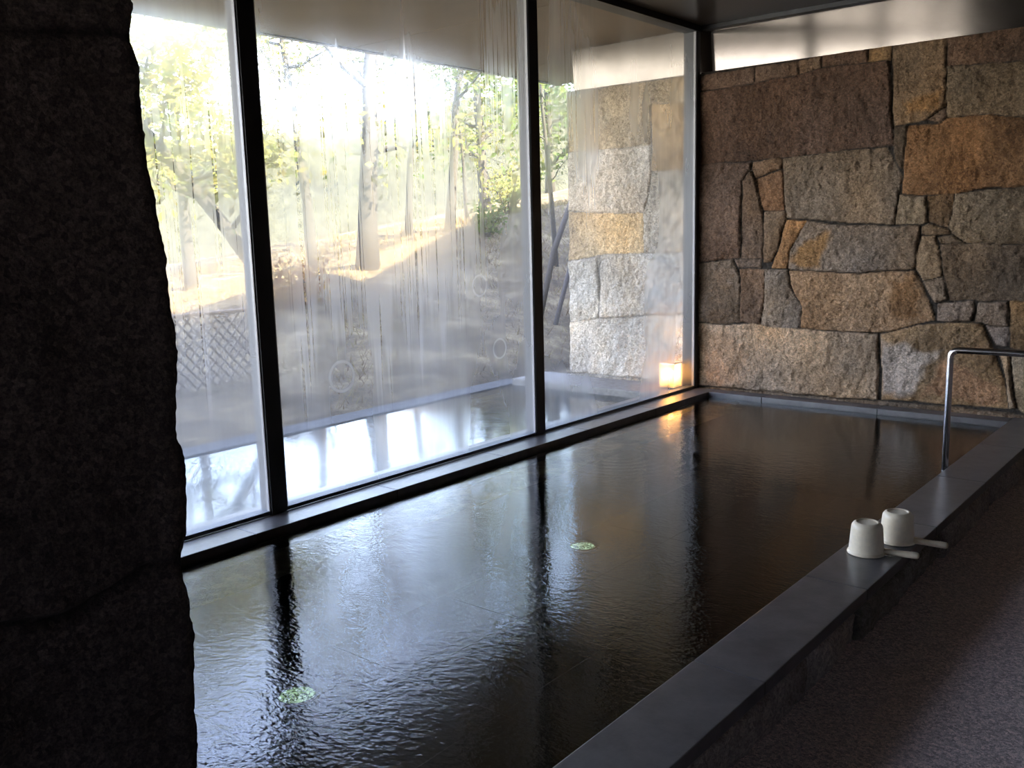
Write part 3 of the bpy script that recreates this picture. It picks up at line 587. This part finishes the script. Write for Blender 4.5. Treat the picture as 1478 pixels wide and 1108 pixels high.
# ------------------------------------------------------------------ rough granite pillar in the foreground
PROF = [(1.55,.656), (1.501,.648), (1.487,.652), (1.471,.658), (1.38,.656), (1.327,.661), (1.282,.664), (1.227,.672), (1.162,.673), (1.077,.677), (1.02,.668), (.992,.665), (.951,.672), (.891,.674), (.842,.668), (.80,.655), (.779,.656), (.742,.661), (.688,.665), (.606,.659), (.491,.654)]
def pillar():
    zs = np.arange(-.12, ZC, .006); pz = np.array([p[0] for p in PROF])[::-1]; py = np.array([p[1] for p in PROF])[::-1]
    edge = np.interp(zs, pz, py) + (fbm(zs*40, zs*0+3, 5, 3)-.44)*.010 + (fbm(zs*140, zs*0+1, 6, 2)-.38)*.004
    out = (zs > 1.55) | (zs < .49); edge[out] += (fbm(zs[out]*5, zs[out]*0, 9, 3)-.44)*.03
    # plan outline: front face towards the camera, rounded arris, far face
    plan = []
    ang = math.radians(9); 
    for s_ in np.arange(0, 1.16, .008): plan.append((-1.15 - math.tan(ang)*(1.15-s_), -1.15+s_ - .012, 0))      # front face, running to the arris
    for a in np.linspace(0, math.pi/2, 6)[1:]: plan.append((-1.15-.014*(1-math.cos(a)), -.012+.014*math.sin(a), 1))
    for s_ in np.arange(.02, .60, .02): plan.append((-1.165-s_, .002-.0, 1))
    plan = np.array(plan); m = len(plan); n = len(zs)
    S, Z = np.meshgrid(np.arange(m), zs); PX = plan[S,0]; PY = plan[S,1]; E = np.repeat(edge[:,None], m, 1)
    yy = PY + np.where(PY > -.35, E, np.interp(0, [0], [.66]))
    wj = (fbm(PY*7, Z*0+2, 31, 4)-.45)*.06
    joint = np.minimum(np.abs(Z-(.79+PY*.055+wj)), np.abs(Z-(1.497-PY*.06+wj*.5)))
    jd = np.exp(-(joint/.006)**2)*.014
    rel = (fbm(PY*6+9, Z*6, 41, 5)-.47)*.05 + (fbm(PY*40, Z*40, 42, 3)-.44)*.012 + (vnoise(PY*110, Z*110, 43)-.5)*.003
    front = (S < len(np.arange(0, 1.16, .008))+3)
    xx = PX + np.where(front, np.minimum(rel, .03)-.015-jd, 0)*np.where(PY > -.03, .35, 1)
    V = np.stack([xx.ravel(), yy.ravel(), Z.ravel()], 1)
    gi = np.arange(n*m).reshape(n, m)
    F = np.stack([gi[:-1,:-1].ravel(), gi[:-1,1:].ravel(), gi[1:,1:].ravel(), gi[1:,:-1].ravel()], 1).tolist()
    # close the back with plain faces
    nb = len(V); back = [(-1.76, -.5, -.12), (-1.76, -.5, ZC)]
    o = mesh_obj('stone_pillar', V.tolist()+back, F+[(int(gi[0,-1]), int(gi[0,0]), nb), (int(gi[-1,0]), int(gi[-1,-1]), nb+1)] +
                 [[int(q) for q in gi[:,0]][::-1][:0] or (int(gi[0,0]), int(gi[-1,0]), nb+1, nb), (int(gi[-1,-1]), int(gi[0,-1]), nb, nb+1)], MT['pillar_granite'], smooth=True)
    col = np.ones((len(o.data.vertices), 4), np.float32)
    g = 1+(fbm(PY*3, Z*3, 51, 4).ravel()-.47)*.9
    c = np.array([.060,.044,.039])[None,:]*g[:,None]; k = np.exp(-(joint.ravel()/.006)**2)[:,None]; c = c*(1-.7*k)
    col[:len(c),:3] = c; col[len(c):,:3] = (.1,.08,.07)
    ca = o.data.color_attributes.new('stone_colour', 'FLOAT_COLOR', 'POINT'); ca.data.foreach_set('color', col.ravel())
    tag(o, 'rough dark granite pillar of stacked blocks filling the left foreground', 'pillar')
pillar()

# ------------------------------------------------------------------ outside: sill, pool rim, ledge, lantern
structure(MB().box((XG-.20, -4, -.16), (XG-.02, YE, -.012)).build('sill_garden', MT['slate'], bevel=.004))
structure(MB().box((XG-.20, -4, -.72), (XG-.025, YE, -.161)).build('garden_pool_wall', MT['pool_tile']))
structure(MB().box((-5.22, -4, -.7), (-5.0, YE+.2, -.045)).build('garden_pool_rim', MT['rim_stone'], bevel=.006))
structure(MB().box((-5.0, -4, -.72), (XG-.20, YE, -.60)).build('garden_pool_floor', MT['pool_tile']))
structure(MB().box((-5.0, YE, -.7), (XG-.02, YW+.04, .0)).build('ledge', simple('ledge stone', (.22,.20,.17), .9, spec=.15, noise=.3, bump=.5), bevel=.008))

t = empty('lantern', (-3.610, 6.29, .0015)); tag(t, 'small glowing glass candle lantern on the ledge outside the corner of the window', 'lantern')
def lantern_glass():
    m, nt, o = mat('frosted lantern glass'); tr = N(nt, 'BsdfTransparent'); tl = N(nt, 'BsdfTranslucent'); tr.inputs[0].default_value = (1,.93,.8,1); tl.inputs[0].default_value = (1,.88,.66,1)
    mx = N(nt, 'MixShader', Fac=.62); L(nt, tr.outputs[0], mx.inputs[1]); L(nt, tl.outputs[0], mx.inputs[2]); L(nt, mx.outputs[0], o.inputs[0]); return m
def glow(name, col, s):
    m, nt, o = mat(name); e = N(nt, 'Emission'); e.inputs[0].default_value = (*col,1); e.inputs[1].default_value = s; L(nt, e.outputs[0], o.inputs[0]); return m
g = MB()
for x0, y0, x1, y1 in ((-.062,-.062,.062,-.057), (-.062,.057,.062,.062), (-.062,-.057,-.057,.057), (.057,-.057,.062,.057)): g.box((x0,y0,.012), (x1,y1,.195))
g.build('glass', lantern_glass(), t)
MB().box((-.066,-.066,0), (.066,.066,.012)).build('base', MT['frame'], t, bevel=.002)
g = MB()
for x0, y0, x1, y1 in ((-.064,-.064,.064,-.058), (-.064,.058,.064,.064), (-.064,-.058,-.058,.058), (.058,-.058,.064,.058)): g.box((x0,y0,.195), (x1,y1,.201))
g.build('rim', MT['steel'], t)
cn = MB().lathe([(.001,.012), (.032,.012), (.032,.085), (.028,.088), (.001,.086)], n=24).build('candle', simple('wax', (.85,.75,.55), .5), t, True)
MB().lathe([(.001,.088), (.010,.094), (.016,.106), (.013,.122), (.006,.140), (.0005,.152)], n=16).build('flame', glow('flame', (1,.50,.14), 60), cn, True)
ld = bpy.data.lights.new('candle_light', 'POINT'); lo = bpy.data.objects.new('candle_light', ld); C.objects.link(lo); lo.location = (-3.610, 6.29, .118)
ld.energy = CANDLE_W; ld.color = (1,.52,.18); ld.shadow_soft_size = .02

# ------------------------------------------------------------------ hillside
def hgt(x, y):
    h9 = np.interp(y, [2, 5.0, 5.6, 6.1, 6.6, 7.3, 8.1, 8.9, 9.6, 11.1, 12.4, 16], [-.02, .12, .36, .52, .63, .76, .83, 1.10, 1.28, 1.50, 1.68, 2.1])
    h14 = np.interp(y, [3, 7, 9, 10.3, 12.2, 13.9, 14.9, 16, 17.5, 19.3, 25], [.15, .55, .9, 1.10, 1.15, 1.10, 1.30, 1.56, 1.9, 2.25, 2.8])
    s = np.clip((-5.22-x)/3.78, 0, 1); u = np.clip((-9-x)/5, 0, 1); v = np.clip((-14-x)/20, 0, 1)
    h = np.where(x > -5.225, -.10, -.05 + (h9+.05)*s**.85); h = h*(1-u) + h14*u; h = h*(1-v) + (h14-2.2)*v
    return h
gx = np.concatenate([[-3.0, -5.0], np.arange(-5.22, -10, -.09), np.arange(-10, -16, -.2), np.arange(-16, -60, -1.2)]); gy = np.concatenate([np.arange(-8, 3, .5), np.arange(3, 14, .09), np.arange(14, 26, .25), np.arange(26, 70, 2)])
GX, GY = np.meshgrid(gx, gy); GZ = hgt(GX, GY) + (fbm(GX*1.1, GY*1.1, 3, 5)-.47)*.20*np.clip((-5.22-GX)/1.0, 0, 1)
V = np.stack([GX.ravel(), GY.ravel(), GZ.ravel()], 1); gi = np.arange(GX.size).reshape(GX.shape)
F = np.stack([gi[:-1,:-1].ravel(), gi[1:,:-1].ravel(), gi[1:,1:].ravel(), gi[:-1,1:].ravel()], 1)
structure(mesh_obj('garden_slope', V.tolist(), F.tolist(), MT['ground'], smooth=True))
# flat ground beyond the end of the garden wall
gx2 = np.arange(-5.22, -3.0, .1); gy2 = np.concatenate([np.arange(YE+.2, 14, .1)])
GX2, GY2 = np.meshgrid(gx2, gy2); GZ2 = -.05+(fbm(GX2*1.3, GY2*1.3, 4, 4)-.47)*.1
# behind the wall only
structure(mesh_obj('garden_bed', np.stack([GX2.ravel(), GY2.ravel(), GZ2.ravel()], 1).tolist(),
    np.stack([(q := np.arange(GX2.size).reshape(GX2.shape))[:-1,:-1].ravel(), q[:-1,1:].ravel(), q[1:,1:].ravel(), q[1:,:-1].ravel()], 1).tolist(), MT['ground'], smooth=True))

def hz(x, y): return float(hgt(np.array([x]), np.array([y]))[0])
def blades(name, pts, n, mtl, h=(.06,.18), wd=.006, seed=0):
    rr = random.Random(seed); v = []; f = []
    for i in range(n):
        x, y, z = pts(rr); a = rr.uniform(0, 6.28); hh = rr.uniform(*h); l = rr.uniform(-.08,.08); k = len(v); dx, dy = math.cos(a)*wd, math.sin(a)*wd
        v += [(x-dx,y-dy,z), (x+dx,y+dy,z), (x+l-dy*2, y+l+dx*2, z+hh)]; f.append((k,k+1,k+2))
    return mesh_obj(name, v, f, mtl)
def gp(rr):
    x = rr.uniform(-13.5, -5.3); y = rr.uniform(4, 15); return x, y, hz(x, y)-.03
tag(blades('dry_grass', gp, 26000, MT['grass_dry'], (.04,.15), .007, 4), 'dry grass and leaf litter covering the slope behind the garden pool', 'grass', kind='stuff')

def make_tree(x, y, h, r, lean, crown, leaves, leafmat, lsize, label, seed, nbr=9, low=.45, kind='garden_tree', cat='tree', group='trees on the slope', fork=True):
    """trunk with branches as one mesh, leaves as its part; crown = (spread, flatten)"""
    rr = random.Random(seed); z0 = hz(x, y)-.12
    t = empty(kind, (x, y, z0)); tag(t, label, cat, group)
    b = MB(); pts = []; n = 9
    for i in range(n):
        q = i/(n-1); pts.append(Vector((lean[0]*q**1.2 + rr.uniform(-.03,.03)*h*.12, lean[1]*q**1.2 + rr.uniform(-.03,.03)*h*.12, h*q)))
    b.tube(pts, [r*(1.25-q/(n-1)*.95) if q else r*1.5 for q in range(n)], 9)
    tips = []
    for k in range(nbr):
        q = low+(1-low)*(k+.5)/nbr; i = min(int(q*(n-1)), n-2); fr = q*(n-1)-i; p = pts[i].lerp(pts[i+1], fr)
        a = k*2.4+rr.uniform(-.4,.4); ln = crown[0]*rr.uniform(.65,1.1)*(1.15-q*.5); el = rr.uniform(.15,.7)
        d = Vector((math.cos(a)*math.cos(el), math.sin(a)*math.cos(el), math.sin(el)))
        bp = [p]
        for s in range(1, 5):
            bp.append(bp[-1] + (d+Vector((rr.uniform(-.35,.35), rr.uniform(-.35,.35), rr.uniform(-.2,.3))))*ln/4)
        b.tube(bp, [r*.42, r*.30, r*.2, r*.12, r*.05], 6)
        tips += bp[2:]
        for s in range(2, 5):
            for _ in range(2):
                dd = Vector((rr.uniform(-1,1), rr.uniform(-1,1), rr.uniform(-.3,.8))).normalized()*ln*.38
                b.tube([bp[s], bp[s]+dd*.5+Vector((0,0,.02)), bp[s]+dd], [r*.10, r*.06, r*.03], 4); tips += [bp[s]+dd, bp[s]+dd*.6]
    b.build('trunk', MT['bark'], t, True)
    if leaves:
        v = []; f = []
        for i in range(leaves):
            c = rr.choice(tips); p = c+Vector((rr.gauss(0,1), rr.gauss(0,1), rr.gauss(0,1)*crown[1]))*crown[0]*.16
            a = Vector((rr.gauss(0,1), rr.gauss(0,1), rr.gauss(0,.6))).normalized(); bb = a.cross(Vector((rr.gauss(0,1), rr.gauss(0,1), rr.gauss(0,1)))).normalized()
            s = lsize*rr.uniform(.6,1.3); k = len(v)
            v += [p-a*s, p+bb*s*.45, p+a*s, p-bb*s*.45]; f.append((k,k+1,k+2,k+3))
        mesh_obj('foliage', v, f, leafmat, t)
    return t
Tt = make_tree
Tt(-9.0, 8.00, 4.9, .115, (0, .5), (1.7,.7), 1700, MT['leaf_yellow'], .062, 'thick leaning trunk in the middle pane with a yellow green crown above the eave line', 1, low=.28)
Tt(-9.6, 7.65, 4.2, .060, (-.3,-.2), (1.3,.8), 1500, MT['leaf_yellow'], .05, 'slim dark trunk just left of the thick trunk in the middle pane', 2, low=.4)
Tt(-8.4, 6.25, 2.9, .075, (-.3,-2.2), (1.3,.6), 3000, MT['leaf_yellow'], .06, 'tree leaning to the left across the top of the left pane with yellow leaves', 3, low=.3, nbr=12)
Tt(-9.8, 9.55, 4.4, .045, (.2,.3), (1.2,.8), 1300, MT['leaf_green'], .05, 'thin upright tree with green leaves in the middle pane, right of the thick trunk', 4, low=.42)
Tt(-9.2, 9.75, 4.7, .060, (.1,.7), (1.5,.8), 4200, MT['leaf_green'], .05, 'leafy tree under the eave line in the right half of the middle pane', 5, low=.38, nbr=12)
Tt(-10.5, 11.6, 2.6, .030, (0,-.2), (.9,.7), 700, MT['leaf_yellow'], .045, 'small thin tree standing on the sunlit crest near the right of the middle pane', 6, low=.4)
Tt(-7.4, 9.9, 3.4, .030, (.15,-.6), (.7,.8), 650, MT['leaf_green'], .05, 'slender sapling with green leaves seen between the right mullion and the garden wall', 7, low=.3)
Tt(-10.8, 6.6, 3.3, .07, (-.4,.2), (1.5,.8), 2600, MT['leaf_yellow'], .06, 'pale yellow leaved tree farther back in the left pane', 8, low=.3)
bk = [(-15, 17.2, 5.2, 'leaf_green', 'rounded green tree behind the crest toward the right of the middle pane'), (-17, 22.5, 6.5, 'leaf_dark', 'dark tree far behind the crest close to the right mullion'), (-16, 25.5, 7, 'leaf_green', 'tall tree far beyond the slope in the gap left of the garden wall')]
for i, (x, y, h, lm, lb) in enumerate(bk):
    Tt(x, y, h, .12, (rnd.uniform(-.3,.3), rnd.uniform(-.3,.3)), (2.2,.9), 2600, MT[lm], .10, lb, 20+i, low=.12, nbr=14, group='trees far behind the slope')
# wooded ridge in the distance: billowing canopy as one height field
ry = np.arange(-6, 110, .7); rx = np.arange(-34, -62, -.7); RX, RY = np.meshgrid(rx, ry)
top = np.interp(RY, [0, 15, 25, 40, 60, 100], [3.6, 4.0, 5.0, 7.2, 11.5, 16])
prof = np.clip((-34-RX)/12, 0, 1); RZ = -3 + (top+3)*np.sqrt(prof) + ((fbm(RX*.35, RY*.35, 77, 4)-.47)*4.5 + (fbm(RX*1.3, RY*1.3, 78, 2)-.38)*1.6)*np.clip(prof*2, 0, 1)
gi = np.arange(RX.size).reshape(RX.shape)
structure(mesh_obj('wooded_ridge', np.stack([RX.ravel(), RY.ravel(), RZ.ravel()], 1).tolist(), np.stack([gi[:-1,:-1].ravel(), gi[1:,:-1].ravel(), gi[1:,1:].ravel(), gi[:-1,1:].ravel()], 1).tolist(), MT['canopy'], smooth=True))
def shrub(x, y, rad, n, lm, label, seed):
    rr = random.Random(seed); z0 = hz(x, y)-.05; t = empty('shrub', (x, y, z0)); tag(t, label, 'shrub', 'shrubs on the slope')
    b = MB(); v = []; f = []
    for k in range(9):
        a = rr.uniform(0, 6.28); e = Vector((math.cos(a)*rad*.7, math.sin(a)*rad*.7, rad*rr.uniform(.8,1.5)))
        b.tube([(0,0,0), e*.5+Vector((0,0,.05)), e], [.014,.009,.003], 5)
        for i in range(n//9):
            p = e*rr.uniform(.35,1.1)+Vector((rr.gauss(0,1), rr.gauss(0,1), rr.gauss(0,1)))*rad*.22; s = rr.uniform(.02,.05)
            a_ = Vector((rr.gauss(0,1), rr.gauss(0,1), rr.gauss(0,1))).normalized(); bb = a_.cross(Vector((rr.gauss(0,1),1,0))).normalized(); q = len(v)
            v += [p-a_*s, p+bb*s*.5, p+a_*s, p-bb*s*.5]; f.append((q,q+1,q+2,q+3))
    b.build('stems', MT['bark'], t, True); mesh_obj('foliage', v, f, lm, t)
shrub(-8.2, 6.3, .35, 900, MT['leaf_dry'], 'rusty dry shrub on the bank beside the left mullion', 1)
shrub(-9.3, 11.2, .5, 900, MT['leaf_yellow'], 'yellow shrub on the sunlit bank left of the right mullion', 2)
shrub(-8.6, 9.9, .3, 500, MT['leaf_green'], 'low green shrub at the shadow edge in the middle pane', 3)

# lattice fence on the bank (left pane) and props leaning by the garden wall
t = empty('lattice_fence', (-6.7, 3.08, -.05)); tag(t, 'dark bamboo lattice fence behind the garden pool in the left pane', 'fence')
lm = MB(); H_ = .72
for k in range(-6, 22):
    y0 = k*.09
    for sgn in (1, -1):
        a = [y0, 0]; c = [y0+sgn*H_*.9, H_]
        def clip(p, q):
            (ya, za), (yb, zb) = p, q; pts = []
            for y_, z_ in (p, q):
                if y_ < 0: z_ = za+(zb-za)*(0-ya)/(yb-ya); y_ = 0
                if y_ > 1.55: z_ = za+(zb-za)*(1.55-ya)/(yb-ya); y_ = 1.55
                pts.append((y_, z_))
            return pts
        if max(a[0], c[0]) < .02 or min(a[0], c[0]) > 1.53: continue
        p, q = clip(a, c)
        if abs(p[1]-q[1]) < .03: continue
        lm.tube([(sgn*.006, p[0], p[1]), (sgn*.006, q[0], q[1])], .0085, 6)
lm.build('lattice', MT['bamboo'], t)
for z in (.02, .70): MB().tube([(.018,-.02,z), (.018,1.6,z)], .017, 8).build('rail', MT['bamboo'], t)
for y in (0, .78, 1.56): MB().tube([(-.02,y,-.2), (-.02,y,.78)], .024, 8).build('post', MT['bamboo'], t)
tag(MB().tube([(-6.0, 7.55, -.1), (-6.0, 7.98, 1.02), (-6.0, 8.35, 1.6)], [.035,.032,.028], 10).build('leaning_prop', MT['pole'], None, True), 'longer grey pole leaning rightward beside the garden wall', 'pole')
tag(MB().tube([(-6.1, 7.90, -.3), (-6.1, 8.18, .35), (-6.1, 8.42, .85)], [.030,.028,.025], 10).build('leaning_prop', MT['pole'], None, True), 'shorter steep grey pole closest to the garden wall edge', 'pole')
